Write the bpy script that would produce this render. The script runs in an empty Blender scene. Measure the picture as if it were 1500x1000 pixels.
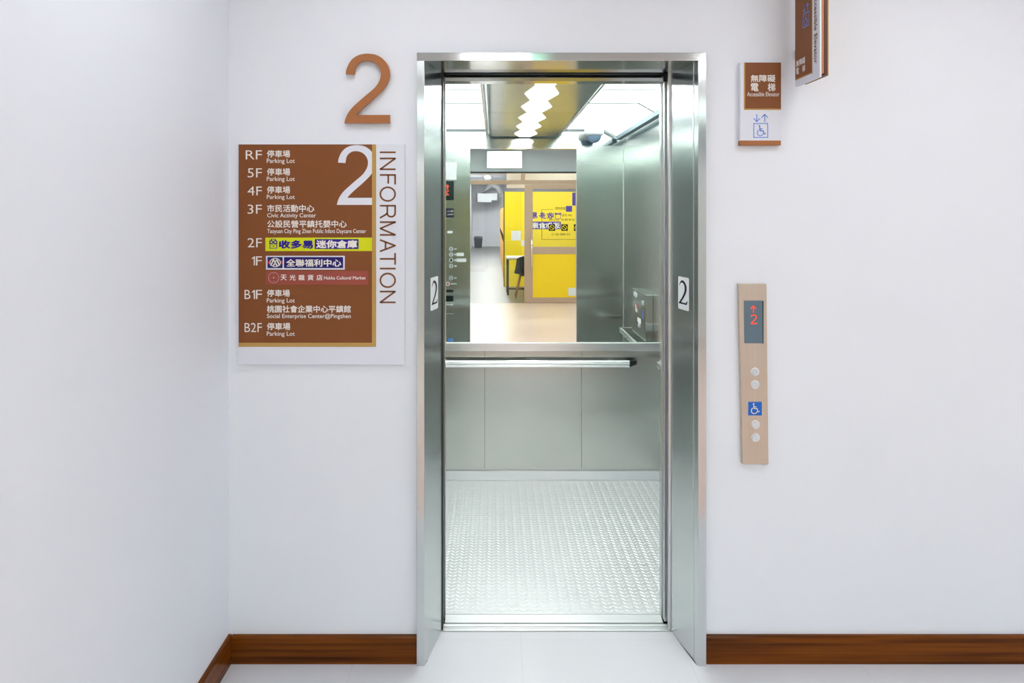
import bpy, math, random
from mathutils import Vector
random.seed(4)
S = bpy.context.scene
COL = S.collection

# ------------------------------------------------------------------ camera, world, exposure
F = 1010.0                       # focal length in pixels of the 1500 px wide frame
EYE = 1.6
cam_d = bpy.data.cameras.new('camera')
cam_d.sensor_width = 36.0
cam_d.lens = 36.0 * F / 1500.0
cam_d.shift_x = 26.0 / 1500.0
cam_d.shift_y = -188.0 / 1500.0
cam_d.clip_start = 0.02
cam = bpy.data.objects.new('camera', cam_d)
cam.location = (0, 0, EYE)
cam.rotation_euler = (math.pi / 2, 0, 0)
COL.objects.link(cam)
S.camera = cam
wd = bpy.data.worlds.new('world')
wd.use_nodes = True
wd.node_tree.nodes['Background'].inputs[0].default_value = (0.8, 0.9, 1.0, 1)
wd.node_tree.nodes['Background'].inputs[1].default_value = 0.05
S.world = wd
S.view_settings.view_transform = 'Standard'
S.view_settings.look = 'None'
S.view_settings.gamma = 1.0
S.view_settings.use_curve_mapping = False
S.view_settings.exposure = 0.0
S.cycles.max_bounces = 14
S.cycles.glossy_bounces = 12
S.cycles.diffuse_bounces = 6

HALL_LIGHT = 11.5      # radiance of the hall's ceiling panels
CAR_LIGHT = 3.2        # radiance of the lift car's light panels
SHOP_LIGHT = 55.0       # radiance of the shop's ceiling lights


# ------------------------------------------------------------------ materials
def lin(c):
    c = c / 255.0
    return c / 12.92 if c <= 0.04045 else ((c + 0.055) / 1.055) ** 2.4


def rgb(r, g, b):
    return (lin(r), lin(g), lin(b), 1.0)


def mat(name, col, rough=0.5, metal=0.0, noise=0.03, scale=(8, 8, 8), bump=0.0, emit=0.0, spec=0.5, rough_var=0.0, coat=0.0, aniso=0.0):
    """Principled surface whose colour and roughness drift a little with a stretched noise."""
    m = bpy.data.materials.new(name)
    m.use_nodes = True
    nt = m.node_tree
    b = nt.nodes['Principled BSDF']
    b.inputs['Metallic'].default_value = metal
    b.inputs['Roughness'].default_value = rough
    b.inputs['Specular IOR Level'].default_value = spec
    b.inputs['Coat Weight'].default_value = coat
    b.inputs['Coat Roughness'].default_value = 0.08
    tc = nt.nodes.new('ShaderNodeTexCoord')
    mp = nt.nodes.new('ShaderNodeMapping')
    mp.inputs['Scale'].default_value = scale
    nz = nt.nodes.new('ShaderNodeTexNoise')
    nz.inputs['Scale'].default_value = 1.0
    nz.inputs['Detail'].default_value = 5.0
    nt.links.new(tc.outputs['Object'], mp.inputs['Vector'])
    nt.links.new(mp.outputs['Vector'], nz.inputs['Vector'])
    mx = nt.nodes.new('ShaderNodeMixRGB')
    mx.inputs['Color1'].default_value = tuple(x * (1 - noise) for x in col[:3]) + (1,)
    mx.inputs['Color2'].default_value = tuple(min(1, x * (1 + noise)) for x in col[:3]) + (1,)
    nt.links.new(nz.outputs['Fac'], mx.inputs['Fac'])
    nt.links.new(mx.outputs['Color'], b.inputs['Base Color'])
    if rough_var:
        mr = nt.nodes.new('ShaderNodeMapRange')
        mr.inputs['To Min'].default_value = max(0, rough - rough_var)
        mr.inputs['To Max'].default_value = rough + rough_var
        nt.links.new(nz.outputs['Fac'], mr.inputs['Value'])
        nt.links.new(mr.outputs['Result'], b.inputs['Roughness'])
    if bump:
        bp = nt.nodes.new('ShaderNodeBump')
        bp.inputs['Strength'].default_value = bump
        bp.inputs['Distance'].default_value = 0.002
        nt.links.new(nz.outputs['Fac'], bp.inputs['Height'])
        nt.links.new(bp.outputs['Normal'], b.inputs['Normal'])
    if aniso:                                        # hairline brushing up and down: reflections smear sideways
        tg = nt.nodes.new('ShaderNodeTangent'); tg.direction_type = 'RADIAL'; tg.axis = 'Z'
        nt.links.new(tg.outputs[0], b.inputs['Tangent'])
        b.inputs['Anisotropic'].default_value = aniso
    if emit:
        b.inputs['Emission Color'].default_value = col
        b.inputs['Emission Strength'].default_value = emit
    return m


def tile_mat(name, col, line, size, off, rough=0.25):
    """Square floor tiles with thin faint joints."""
    m = mat(name, col, rough, noise=0.02, scale=(2, 2, 2))
    nt = m.node_tree
    b = nt.nodes['Principled BSDF']
    src = b.inputs['Base Color'].links[0].from_socket
    tc = nt.nodes.new('ShaderNodeTexCoord')
    sp = nt.nodes.new('ShaderNodeSeparateXYZ')
    nt.links.new(tc.outputs['Object'], sp.inputs[0])
    outs = []
    for ax in (0, 1):
        a = nt.nodes.new('ShaderNodeMath'); a.operation = 'SUBTRACT'; a.inputs[1].default_value = off[ax]
        nt.links.new(sp.outputs[ax], a.inputs[0])
        p = nt.nodes.new('ShaderNodeMath'); p.operation = 'PINGPONG'; p.inputs[1].default_value = size / 2
        nt.links.new(a.outputs[0], p.inputs[0])
        l = nt.nodes.new('ShaderNodeMath'); l.operation = 'LESS_THAN'; l.inputs[1].default_value = 0.0016
        nt.links.new(p.outputs[0], l.inputs[0])
        outs.append(l.outputs[0])
    mx_ = nt.nodes.new('ShaderNodeMath'); mx_.operation = 'MAXIMUM'
    nt.links.new(outs[0], mx_.inputs[0]); nt.links.new(outs[1], mx_.inputs[1])
    mx = nt.nodes.new('ShaderNodeMixRGB')
    mx.inputs['Color2'].default_value = line
    nt.links.new(src, mx.inputs['Color1'])
    nt.links.new(mx_.outputs[0], mx.inputs['Fac'])
    nt.links.new(mx.outputs['Color'], b.inputs['Base Color'])
    return m


def wood_mat(name, dark, light, axis, rough=0.3):
    m = bpy.data.materials.new(name); m.use_nodes = True
    nt = m.node_tree; b = nt.nodes['Principled BSDF']
    tc = nt.nodes.new('ShaderNodeTexCoord'); mp = nt.nodes.new('ShaderNodeMapping')
    sc = [60, 60, 60]; sc[axis] = 1.5
    mp.inputs['Scale'].default_value = sc
    nz = nt.nodes.new('ShaderNodeTexNoise'); nz.inputs['Scale'].default_value = 1.0; nz.inputs['Detail'].default_value = 6
    cr = nt.nodes.new('ShaderNodeValToRGB')
    cr.color_ramp.elements[0].position = 0.3; cr.color_ramp.elements[0].color = dark
    cr.color_ramp.elements[1].position = 0.7; cr.color_ramp.elements[1].color = light
    nt.links.new(tc.outputs['Object'], mp.inputs[0]); nt.links.new(mp.outputs[0], nz.inputs[0])
    nt.links.new(nz.outputs['Fac'], cr.inputs[0]); nt.links.new(cr.outputs[0], b.inputs['Base Color'])
    b.inputs['Roughness'].default_value = rough
    b.inputs['Specular IOR Level'].default_value = 0.14
    return m


def glass_mat(name, tint=(0.97, 0.99, 0.98, 1)):
    """Thin clear pane: mostly transmits, reflects more at grazing angles."""
    m = bpy.data.materials.new(name); m.use_nodes = True
    nt = m.node_tree
    out = nt.nodes['Material Output']
    nt.nodes.remove(nt.nodes['Principled BSDF'])
    tr = nt.nodes.new('ShaderNodeBsdfTransparent'); tr.inputs[0].default_value = tint
    gl = nt.nodes.new('ShaderNodeBsdfGlossy'); gl.inputs['Roughness'].default_value = 0.02
    fr = nt.nodes.new('ShaderNodeFresnel'); fr.inputs[0].default_value = 1.45
    nz = nt.nodes.new('ShaderNodeTexNoise'); nz.inputs['Scale'].default_value = 3.0
    ml = nt.nodes.new('ShaderNodeMath'); ml.operation = 'MULTIPLY_ADD'; ml.inputs[1].default_value = 0.01
    mix = nt.nodes.new('ShaderNodeMixShader')
    nt.links.new(nz.outputs['Fac'], ml.inputs[0]); nt.links.new(fr.outputs[0], ml.inputs[2])
    nt.links.new(ml.outputs[0], mix.inputs[0])
    nt.links.new(tr.outputs[0], mix.inputs[1]); nt.links.new(gl.outputs[0], mix.inputs[2])
    nt.links.new(mix.outputs[0], out.inputs[0])
    return m


def glow(name, col, strength):
    m = bpy.data.materials.new(name); m.use_nodes = True
    nt = m.node_tree
    b = nt.nodes['Principled BSDF']
    b.inputs['Base Color'].default_value = (0.8, 0.8, 0.8, 1)
    b.inputs['Emission Color'].default_value = col
    b.inputs['Emission Strength'].default_value = strength
    return m


M = {}
M['wall'] = mat('white_wall_paint', (0.785, 0.81, 0.86, 1), 0.55, noise=0.015, scale=(3, 3, 3), bump=0.03)
M['ceil'] = mat('white_ceiling', (0.82, 0.83, 0.84, 1), 0.8, noise=0.01)
M['tile_white'] = tile_mat('pale_floor_tile', (0.66, 0.67, 0.70, 1), (0.61, 0.62, 0.65, 1), 0.6, (0.223, 2.445), 0.28)
M['tile_beige'] = tile_mat('peach_floor_tile', (0.78, 0.575, 0.50, 1), (0.69, 0.50, 0.44, 1), 0.6, (0.15, 1.245), 0.3)
M['tile_grey'] = tile_mat('grey_plank_floor', (0.115, 0.104, 0.10, 1), (0.09, 0.08, 0.077, 1), 0.45, (0, 0), 0.35)
M['wood_x'] = wood_mat('brown_wood_baseboard', (0.045, 0.010, 0.001, 1), (0.20, 0.054, 0.004, 1), 0, 0.22)
M['wood_y'] = wood_mat('brown_wood_baseboard_side', (0.045, 0.010, 0.001, 1), (0.20, 0.054, 0.004, 1), 1, 0.22)
M['steel_v'] = mat('stainless_frame', (0.62, 0.645, 0.65, 1), 0.20, 1.0, noise=0.06, scale=(260, 260, 1.2), rough_var=0.03, aniso=0.95)
M['steel_h'] = mat('stainless_header', (0.56, 0.575, 0.575, 1), 0.10, 1.0, noise=0.06, scale=(1.2, 260, 260), rough_var=0.04, bump=0.02)
M['steel_car'] = mat('brushed_car_panel', (0.55, 0.60, 0.58, 1), 0.18, 1.0, noise=0.07, scale=(300, 300, 2), rough_var=0.03, aniso=0.95)
M['steel_back'] = mat('smudged_back_panel', (0.60, 0.61, 0.58, 1), 0.25, 1.0, noise=0.10, scale=(3, 3, 5), aniso=0.93)
M['steel_mid'] = mat('satin_ceiling_steel', (0.47, 0.53, 0.54, 1), 0.22, 1.0, noise=0.04, scale=(40, 2, 40), rough_var=0.04)
M['steel_pol'] = mat('polished_steel', (0.70, 0.71, 0.69, 1), 0.09, 1.0, noise=0.03, scale=(40, 40, 40), rough_var=0.02)
M['alu_rail'] = mat('satin_rail', (0.86, 0.87, 0.87, 1), 0.22, 1.0, noise=0.02)
M['steel_bar'] = mat('blue_grey_bar', rgb(120, 146, 160), 0.35, 0.6, noise=0.05)
M['steel_dim'] = mat('dull_steel_bar', (0.16, 0.18, 0.19, 1), 0.4, 0.6, noise=0.05)
M['alu'] = mat('satin_aluminium', (0.80, 0.81, 0.83, 1), 0.32, 1.0, noise=0.03, scale=(2, 200, 200))
M['sill'] = mat('aluminium_sill', (0.74, 0.75, 0.77, 1), 0.4, 0.75, noise=0.03, scale=(2, 200, 200))
M['tread'] = mat('aluminium_tread_plate', (0.71, 0.73, 0.74, 1), 0.42, 0.45, noise=0.04, scale=(3, 3, 3), rough_var=0.05)
M['mirror'] = mat('mirror_glass', (0.90, 0.94, 0.91, 1), 0.0, 1.0, noise=0.004)
M['panel_taupe'] = mat('taupe_steel_plate', rgb(202, 186, 170), 0.34, 0.5, noise=0.06, scale=(200, 200, 2))
M['brown'] = mat('sign_brown', rgb(129, 74, 34), 0.45, noise=0.03, spec=0.3)
M['brown_num'] = mat('numeral_brown', rgb(166, 106, 62), 0.5, noise=0.03, spec=0.3)
M['brown_dark'] = mat('sign_dark_brown', rgb(84, 42, 26), 0.5, noise=0.03)
M['copper'] = mat('sign_copper_edge', rgb(190, 130, 88), 0.45, noise=0.03)
M['gold'] = mat('sign_gold', rgb(186, 148, 82), 0.45, noise=0.03, spec=0.3)
M['white'] = mat('sign_white', rgb(222, 224, 233), 0.4, noise=0.01, spec=0.3)
M['paper'] = mat('white_paper', rgb(232, 234, 236), 0.7, noise=0.01, spec=0.2)
M['ink_white'] = mat('white_lettering', rgb(238, 232, 226), 0.5, noise=0.01, spec=0.2)
M['ink_brown'] = mat('brown_lettering', rgb(124, 78, 48), 0.5, noise=0.02, spec=0.2)
M['ink_black'] = mat('black_lettering', rgb(16, 20, 26), 0.5, noise=0.02, spec=0.2)
M['ink_blue'] = mat('deep_blue_print', rgb(48, 34, 138), 0.5, noise=0.02, spec=0.2)
M['cop_navy'] = mat('dark_navy_label', rgb(20, 26, 60), 0.4, noise=0.02)
M['navy'] = mat('navy_print', rgb(42, 30, 108), 0.5, noise=0.02, spec=0.2)
M['light_blue'] = mat('light_blue_print', rgb(96, 142, 220), 0.5, noise=0.02, spec=0.2)
M['sign_blue'] = mat('access_blue', rgb(10, 98, 192), 0.4, noise=0.02)
M['lime'] = mat('yellow_green_strip', rgb(214, 218, 26), 0.5, noise=0.02, spec=0.2)
M['pink'] = mat('dusty_red_strip', rgb(156, 78, 66), 0.5, noise=0.1, scale=(8, 8, 8), spec=0.2)
M['pink_line'] = mat('pale_pink_print', rgb(206, 150, 140), 0.5, noise=0.02, spec=0.2)
M['red'] = mat('red_print', rgb(200, 40, 50), 0.5, noise=0.02, spec=0.2)
M['black'] = mat('black_rubber_and_shade', (0.012, 0.013, 0.016, 1), 0.5, noise=0.1)
M['void'] = mat('shaft_shade', (0.02, 0.02, 0.022, 1), 0.9, noise=0.1)  # near-black colour carries the shade inside the shaft
M['screen'] = mat('blue_grey_screen', rgb(96, 116, 128), 0.2, noise=0.02)
M['screen_dark'] = mat('dark_screen', rgb(26, 44, 44), 0.2, noise=0.05)
M['led_red'] = glow('red_led', (1.0, 0.09, 0.05, 1), 1.0)
M['led_red'].node_tree.nodes['Principled BSDF'].inputs['Base Color'].default_value = (0.1, 0.01, 0.01, 1)
M['button'] = mat('pale_button', rgb(204, 209, 214), 0.35, 0.0, noise=0.02)
M['diffuser'] = glow('white_light_diffuser', (0.95, 1.0, 0.985, 1), CAR_LIGHT)
M['spot'] = glow('bright_lamp', (1.0, 1.0, 0.98, 1), CAR_LIGHT * 2.2)
M['hall_panel'] = glow('hall_light_panel', (0.945, 0.965, 1.0, 1), HALL_LIGHT * 1.3)
M['hall_panel_dim'] = glow('hall_light_panel_dim', (0.945, 0.965, 1.0, 1), HALL_LIGHT * 0.6)
M['green_panel'] = glow('added_green_strip', (0.30, 1.0, 0.68, 1), 1.6)
M['mint_panel'] = glow('pale_mint_light', (0.80, 1.0, 0.92, 1), HALL_LIGHT * 1.3)
M['shop_panel'] = glow('shop_light_panel', (1.0, 0.98, 0.95, 1), SHOP_LIGHT)
M['shop_panel_bright'] = glow('bright_shop_light_panel', (0.97, 0.98, 1.0, 1), SHOP_LIGHT * 3.0)
M['bright_face'] = glow('bright_rectangle_face', (0.96, 1.0, 0.97, 1), 1.1)
M['bulkhead'] = mat('grey_bulkhead', rgb(176, 186, 190), 0.3, noise=0.02)
M['tan'] = mat('tan_door_frame', rgb(188, 160, 136), 0.4, noise=0.04, scale=(2, 200, 2))
M['yellow'] = mat('yellow_panel', rgb(246, 218, 20), 0.45, noise=0.02)
M['yellow_door'] = mat('yellow_door_panel', rgb(250, 212, 20), 0.4, noise=0.02)
M['orange'] = mat('orange_yellow_locker', rgb(226, 166, 40), 0.45, noise=0.04)
M['purple'] = mat('violet_blue_print', rgb(84, 66, 160), 0.5, noise=0.02)
M['white_shop'] = mat('white_shop_wall', rgb(214, 214, 220), 0.6, noise=0.01)
M['grey_fascia'] = mat('grey_fascia', rgb(168, 160, 152), 0.6, noise=0.02)
M['chrome'] = mat('chrome_handle', (0.85, 0.85, 0.86, 1), 0.12, 1.0, noise=0.02)
M['plastic_black'] = mat('black_plastic', (0.015, 0.016, 0.02, 1), 0.4, noise=0.1)
M['beech'] = mat('beech_leg', rgb(170, 110, 72), 0.5, noise=0.1, scale=(60, 60, 4))
M['white_plastic'] = mat('white_plastic', rgb(228, 228, 230), 0.4, noise=0.01)
M['dome'] = mat('smoked_dome', rgb(130, 156, 184), 0.12, 0.2, noise=0.03)
M['bluedoor'] = mat('blue_door_paint', rgb(92, 122, 178), 0.5, noise=0.03)
M['glass'] = glass_mat('clear_glass')


# ------------------------------------------------------------------ mesh building
class MB:
    def __init__(self):
        self.v, self.f, self.sm = [], [], []

    def add(self, vs, fs, smooth=False):
        n = len(self.v)
        self.v += [tuple(p) for p in vs]
        self.f += [tuple(i + n for i in f) for f in fs]
        self.sm += [smooth] * len(fs)
        return self

    def box(self, x0, x1, y0, y1, z0, z1):
        vs = [(x, y, z) for x in (x0, x1) for y in (y0, y1) for z in (z0, z1)]
        return self.add(vs, [(0, 1, 3, 2), (4, 6, 7, 5), (0, 4, 5, 1), (2, 3, 7, 6), (0, 2, 6, 4), (1, 5, 7, 3)])

    def hexa(self, p):
        """p: 8 corners, four of one end then the matching four of the other"""
        return self.add(p, [(3, 2, 1, 0), (4, 5, 6, 7), (0, 1, 5, 4), (1, 2, 6, 5), (2, 3, 7, 6), (3, 0, 4, 7)])

    def prism(self, pts, o, r, u, depth, smooth=False):
        """2-D outline pts on the plane o + r*x + u*y, pushed back by depth along -(r x u)"""
        o, r, u = Vector(o), Vector(r), Vector(u)
        n = r.cross(u)
        k = len(pts)
        vs = [o + r * x + u * y for x, y in pts]
        if depth == 0:
            return self.add(vs, [tuple(range(k))])
        vs += [p - n * depth for p in vs]
        fs = [tuple(range(k)), tuple(range(2 * k - 1, k - 1, -1))]
        self.add(vs, fs)
        m = len(self.v) - 2 * k
        for i in range(k):
            j = (i + 1) % k
            self.f.append((m + j, m + i, m + k + i, m + k + j)); self.sm.append(smooth)
        return self

    def rect(self, x0, x1, y0, y1, o, r, u, depth):
        return self.prism([(x0, y0), (x1, y0), (x1, y1), (x0, y1)], o, r, u, depth)

    def disc(self, cx, cy, rx, ry, o, r, u, depth, n=24):
        return self.prism([(cx + rx * math.cos(2 * math.pi * i / n), cy + ry * math.sin(2 * math.pi * i / n)) for i in range(n)], o, r, u, depth, True)

    def ring(self, cx, cy, rx, ry, w, o, r, u, n=32, a0=0, a1=2 * math.pi):
        o, r, u = Vector(o), Vector(r), Vector(u)
        for i in range(n):
            a, b = a0 + (a1 - a0) * i / n, a0 + (a1 - a0) * (i + 1) / n
            q = []
            for (t, k) in ((a, 1), (b, 1), (b, 0), (a, 0)):
                q.append(o + r * (cx + (rx - (0 if k else w)) * math.cos(t)) + u * (cy + (ry - (0 if k else w)) * math.sin(t)))
            self.add(q, [(0, 1, 2, 3)])
        return self

    def stroke(self, pts, w, o, r, u):
        """flat printed line of width w along 2-D pts"""
        for (ax, ay), (bx, by) in zip(pts[:-1], pts[1:]):
            dx, dy = bx - ax, by - ay
            l = math.hypot(dx, dy) or 1
            nx, ny = -dy / l * w / 2, dx / l * w / 2
            ex, ey = dx / l * w * 0.3, dy / l * w * 0.3
            self.prism([(ax - nx - ex, ay - ny - ey), (bx - nx + ex, by - ny + ey), (bx + nx + ex, by + ny + ey), (ax + nx - ex, ay + ny - ey)], o, r, u, 0)
        return self

    def tube(self, pts, rad, n=12, cap=True):
        pts = [Vector(p) for p in pts]
        rings = []
        for i, p in enumerate(pts):
            d = (pts[min(i + 1, len(pts) - 1)] - pts[max(i - 1, 0)]).normalized()
            a = Vector((0, 0, 1)) if abs(d.z) < 0.9 else Vector((1, 0, 0))
            s = d.cross(a).normalized(); t = s.cross(d).normalized()
            rr = rad[i] if isinstance(rad, (list, tuple)) else rad
            rings.append([p + (s * math.cos(2 * math.pi * k / n) + t * math.sin(2 * math.pi * k / n)) * rr for k in range(n)])
        m = len(self.v)
        for rg in rings:
            self.v += [tuple(q) for q in rg]
        for i in range(len(rings) - 1):
            for k in range(n):
                k2 = (k + 1) % n
                self.f.append((m + i * n + k, m + i * n + k2, m + (i + 1) * n + k2, m + (i + 1) * n + k)); self.sm.append(True)
        if cap:
            self.f.append(tuple(m + k for k in range(n))[::-1]); self.sm.append(False)
            self.f.append(tuple(m + (len(rings) - 1) * n + k for k in range(n))); self.sm.append(False)
        return self

    def lathe(self, prof, c, n=32, axis='z'):
        """prof: (radius, height) pairs turned about the vertical axis through c"""
        m = len(self.v)
        for (rr, h) in prof:
            for k in range(n):
                a = 2 * math.pi * k / n
                self.v.append((c[0] + rr * math.cos(a), c[1] + rr * math.sin(a), c[2] + h))
        for i in range(len(prof) - 1):
            for k in range(n):
                k2 = (k + 1) % n
                self.f.append((m + i * n + k, m + i * n + k2, m + (i + 1) * n + k2, m + (i + 1) * n + k)); self.sm.append(True)
        return self

    def build(self, name, m, parent=None, bevel=0.0, smooth=None):
        me = bpy.data.meshes.new(name)
        if parent is not None:
            root = parent
            base = Vector((0, 0, 0))
            while root is not None:
                base += Vector(root.location); root = root.parent
        else:
            xs, ys, zs = zip(*self.v)
            base = Vector(((min(xs) + max(xs)) / 2, (min(ys) + max(ys)) / 2, min(zs)))
        me.from_pydata([(p[0] - base.x, p[1] - base.y, p[2] - base.z) for p in self.v], [], self.f)
        me.polygons.foreach_set('use_smooth', self.sm)
        me.update()
        me.materials.append(M[m] if isinstance(m, str) else m)
        o = bpy.data.objects.new(name, me)
        COL.objects.link(o)
        if parent is not None:
            o.parent = parent
        else:
            o.location = base
        if bevel:
            bv = o.modifiers.new('bevel', 'BEVEL')
            bv.width = bevel; bv.segments = 2; bv.limit_method = 'ANGLE'
        return o


def tag(o, label=None, cat=None, group=None, kind=None):
    if label: o['label'] = label
    if cat: o['category'] = cat
    if group: o['group'] = group
    if kind: o['kind'] = kind
    return o


def empty(name, loc, label, cat, group=None):
    o = bpy.data.objects.new(name, None)
    o.empty_display_size = 0.05
    o.location = loc
    COL.objects.link(o)
    return tag(o, label, cat, group)


def struct(name, mb, m, label, cat, bevel=0.0):
    return tag(mb.build(name, m, None, bevel), label, cat, kind='structure')


def box(*a):
    return MB().box(*a)


_cache = {}


def glyphs(s, bold=0.0, shear=0.0, space=1.0):
    k = (s, bold, shear, space)
    if k in _cache: return _cache[k]
    c = bpy.data.curves.new('lettering', 'FONT')
    c.body = s; c.resolution_u = 3; c.offset = bold; c.shear = shear; c.space_character = space
    o = bpy.data.objects.new('lettering', c)
    COL.objects.link(o)
    dg = bpy.context.evaluated_depsgraph_get()
    me = bpy.data.meshes.new_from_object(o.evaluated_get(dg))
    vs = [(p.co.x, p.co.y) for p in me.vertices]
    fs = [tuple(p.vertices) for p in me.polygons]
    bpy.data.objects.remove(o); bpy.data.curves.remove(c); bpy.data.meshes.remove(me)
    _cache[k] = (vs, fs)
    return vs, fs


def text(mb, s, o, r, u, w, h, bold=0.0, cap=False, space=1.0):
    """letters fitted to a w x h box whose lower left corner (as read) is o; cap: h is the capital height above the baseline"""
    vs, fs = glyphs(s, min(bold, 0.0), 0.0, space)
    if bold > 0:                                     # heavier strokes: the same letters printed again a hair to each side
        nv = len(vs)
        sh_ = [(dx * bold, dy * bold) for dx, dy in ((0, 0), (-1, 0), (1, 0), (0, -1), (0, 1))]
        vs, fs = ([(x + dx, y + dy) for dx, dy in sh_ for x, y in vs], [tuple(i + nv * k for i in f) for k in range(5) for f in fs])
    x0 = min(p[0] for p in vs); x1 = max(p[0] for p in vs)
    y0 = min(p[1] for p in vs); y1 = max(p[1] for p in vs)
    o, r, u = Vector(o), Vector(r), Vector(u)
    n = r.cross(u)
    sx = w / (x1 - x0)
    if cap:
        sy, y0 = h / 0.69, 0.0
    else:
        sy = h / (y1 - y0)
    nc = len(vs) // (5 if bold > 0 else 1)
    pts = [o + r * ((x - x0) * sx) + u * ((y - y0) * sy) + n * (.00009 * (4 - i // nc)) for i, (x, y) in enumerate(vs)]
    ff = []
    for f in fs:                                     # keep the printed side facing the reader
        a, b, c = pts[f[0]], pts[f[1]], pts[f[2]]
        ff.append(f if (b - a).cross(c - a).dot(n) >= 0 else f[::-1])
    return mb.add(pts, ff)


def W(px, py, d):
    """point at distance d that shows at this pixel of the photograph"""
    return Vector(((px - 724.0) * d / F, d, EYE + (312.0 - py) * d / F))


XR, ZU = Vector((1, 0, 0)), Vector((0, 0, 1))
BACK = 4.136                                # face of the car's rear mirror


def R(px, py, D):
    """point seen in the rear mirror at optical distance D"""
    return Vector(((px - 724.0) * D / F, 2 * BACK - D, EYE + (312.0 - py) * D / F))


# outline of the big sans numeral 2, unit box 416 x 633, y down
_two = [(165, 300), (172, 255), (200, 195), (235, 155), (285, 127), (340, 115.5), (385, 115.5), (440, 125), (495, 155), (540, 205),
        (562, 255), (568, 300), (558, 352), (535, 400), (500, 447), (455, 492), (402, 540), (350, 585), (303, 628), (262, 673),
        (568, 673), (568, 748), (152, 748), (165, 700), (190, 650), (232, 598), (290, 545), (350, 493), (402, 450), (445, 405),
        (475, 352), (485, 303), (479, 264), (458, 225), (423, 195), (372, 179), (322, 182), (282, 204), (256, 240), (244, 304)]
_corner = {0, 19, 20, 21, 22, 39}


def smooth_outline(pts, corners, sub=4):
    out = []
    k = len(pts)
    for i in range(k):
        p1, p2 = pts[i], pts[(i + 1) % k]
        p0 = p1 if i in corners else pts[i - 1]
        p3 = p2 if (i + 1) % k in corners else pts[(i + 2) % k]
        if i in corners and (i + 1) % k in corners:
            out.append(p1); continue
        for j in range(sub):
            t = j / sub
            q = []
            for a in (0, 1):
                q.append(0.5 * (2 * p1[a] + (p2[a] - p0[a]) * t + (2 * p0[a] - 5 * p1[a] + 4 * p2[a] - p3[a]) * t * t + (3 * p1[a] - p0[a] - 3 * p2[a] + p3[a]) * t ** 3))
            out.append(tuple(q))
    return out


def two_outline(w, h):
    return [((x - 152) / 416 * w, (748 - y) / 632.5 * h) for x, y in smooth_outline(_two, _corner)][::-1]


# ------------------------------------------------------------------ the setting
HX0, HX1 = -0.948, 4.3          # hall side walls
HY0, WALL = -3.97, 2.46         # shop front, lift wall
HZ = 2.75
struct('floor', box(HX0 - .1, HX1 + .1, 1.245, WALL + .176, -.06, 0), 'tile_white', 'pale white tiled floor in front of the lift', 'floor')
struct('floor', box(HX0 - .1, HX1 + .1, HY0 - .02, 1.245, -.06, 0), 'tile_beige', 'peach tiled floor further out in the hall, seen in the mirror', 'floor')
w = MB()
w.box(HX0 - .1, -.262, WALL, WALL + .17, 0, HZ).box(.735, HX1 + .1, WALL, WALL + .17, 0, HZ).box(-.262, .735, WALL, WALL + .17, 2.155, HZ)
struct('wall_back', w, 'wall', 'white wall around the lift doorway', 'wall')
struct('wall_left', box(HX0 - .12, HX0, HY0, WALL, 0, HZ), 'wall', 'white side wall at the left of the photo', 'wall')
struct('wall_right', box(HX1, HX1 + .12, HY0, WALL, 0, HZ), 'wall', 'white side wall of the hall beyond the right edge', 'wall')
struct('ceiling', box(HX0 - .1, HX1 + .1, HY0 - .1, WALL + .17, HZ, HZ + .1), 'ceil', 'white hall ceiling', 'ceiling')


def base_profile():
    return [(0, 0), (0.014, 0), (0.014, 0.092), (0.010, 0.099), (0, 0.099)]


bb = MB()
bb.prism(base_profile(), (HX0 + .015, WALL, 0), (0, -1, 0), ZU, -.2755 - HX0 - .015)
struct('baseboard_back', bb, 'wood_x', 'brown wooden baseboard between the left corner and the lift frame', 'baseboard')
bb = MB()
bb.prism(base_profile(), (.751, WALL, 0), (0, -1, 0), ZU, HX1 - .751)
struct('baseboard_right', bb, 'wood_x', 'brown wooden baseboard to the right of the lift frame', 'baseboard')
bb = MB()
bb.prism(base_profile(), (HX0, HY0, 0), (1, 0, 0), ZU, WALL - HY0)
struct('baseboard_left', bb, 'wood_y', 'brown wooden baseboard along the left side wall', 'baseboard')

# hall ceiling lights
lights = [(-.30, 1.55), (1.45, 1.55), (3.2, 1.55), (.09, -.25), (1.85, -.25), (3.5, -.25), (-.62, -2.6), (.78, -2.6), (2.2, -2.6)]
wheres = ['near the left corner by the lift wall', 'in front of the projecting sign', 'at the far right by the lift wall',
          'in the middle of the hall before the lift', 'in the middle row, second from the left wall', 'in the middle row by the right wall',
          'over the shop entrance near the left wall', 'over the shop front, centre of its row', 'over the shop front by the right wall']
for (x, y), wh in zip(lights, wheres):
    e = empty('ceiling_light', (x, y, HZ - .03), 'square white hall ceiling light panel ' + wh, 'light', 'square hall ceiling lights')
    fr = MB()
    for s in (-1, 1):
        fr.box(x - .31, x + .31, y + s * .30 - .01, y + s * .30 + .01, HZ - .03, HZ)
        fr.box(x + s * .30 - .01, x + s * .30 + .01, y - .29, y + .29, HZ - .03, HZ)
    fr.build('frame', 'white_plastic', e)
    if (x, y) == (.09, -.25):                        # green strips added here so the frame header reflects green bands
        for xa, xb, mm in ((-.29, -.10, 'hall_panel'), (-.095, 0, 'green_panel'), (.005, .12, 'hall_panel'), (.125, .29, 'green_panel')):
            box(x + xa, x + xb, y - .29, y + .29, HZ - .022, HZ).build('diffuser', mm, e)
    else:
        box(x - .29, x + .29, y - .29, y + .29, HZ - .022, HZ).build('diffuser', 'mint_panel' if y < -2 else ('hall_panel_dim' if y > 1 else 'hall_panel'), e)

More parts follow.
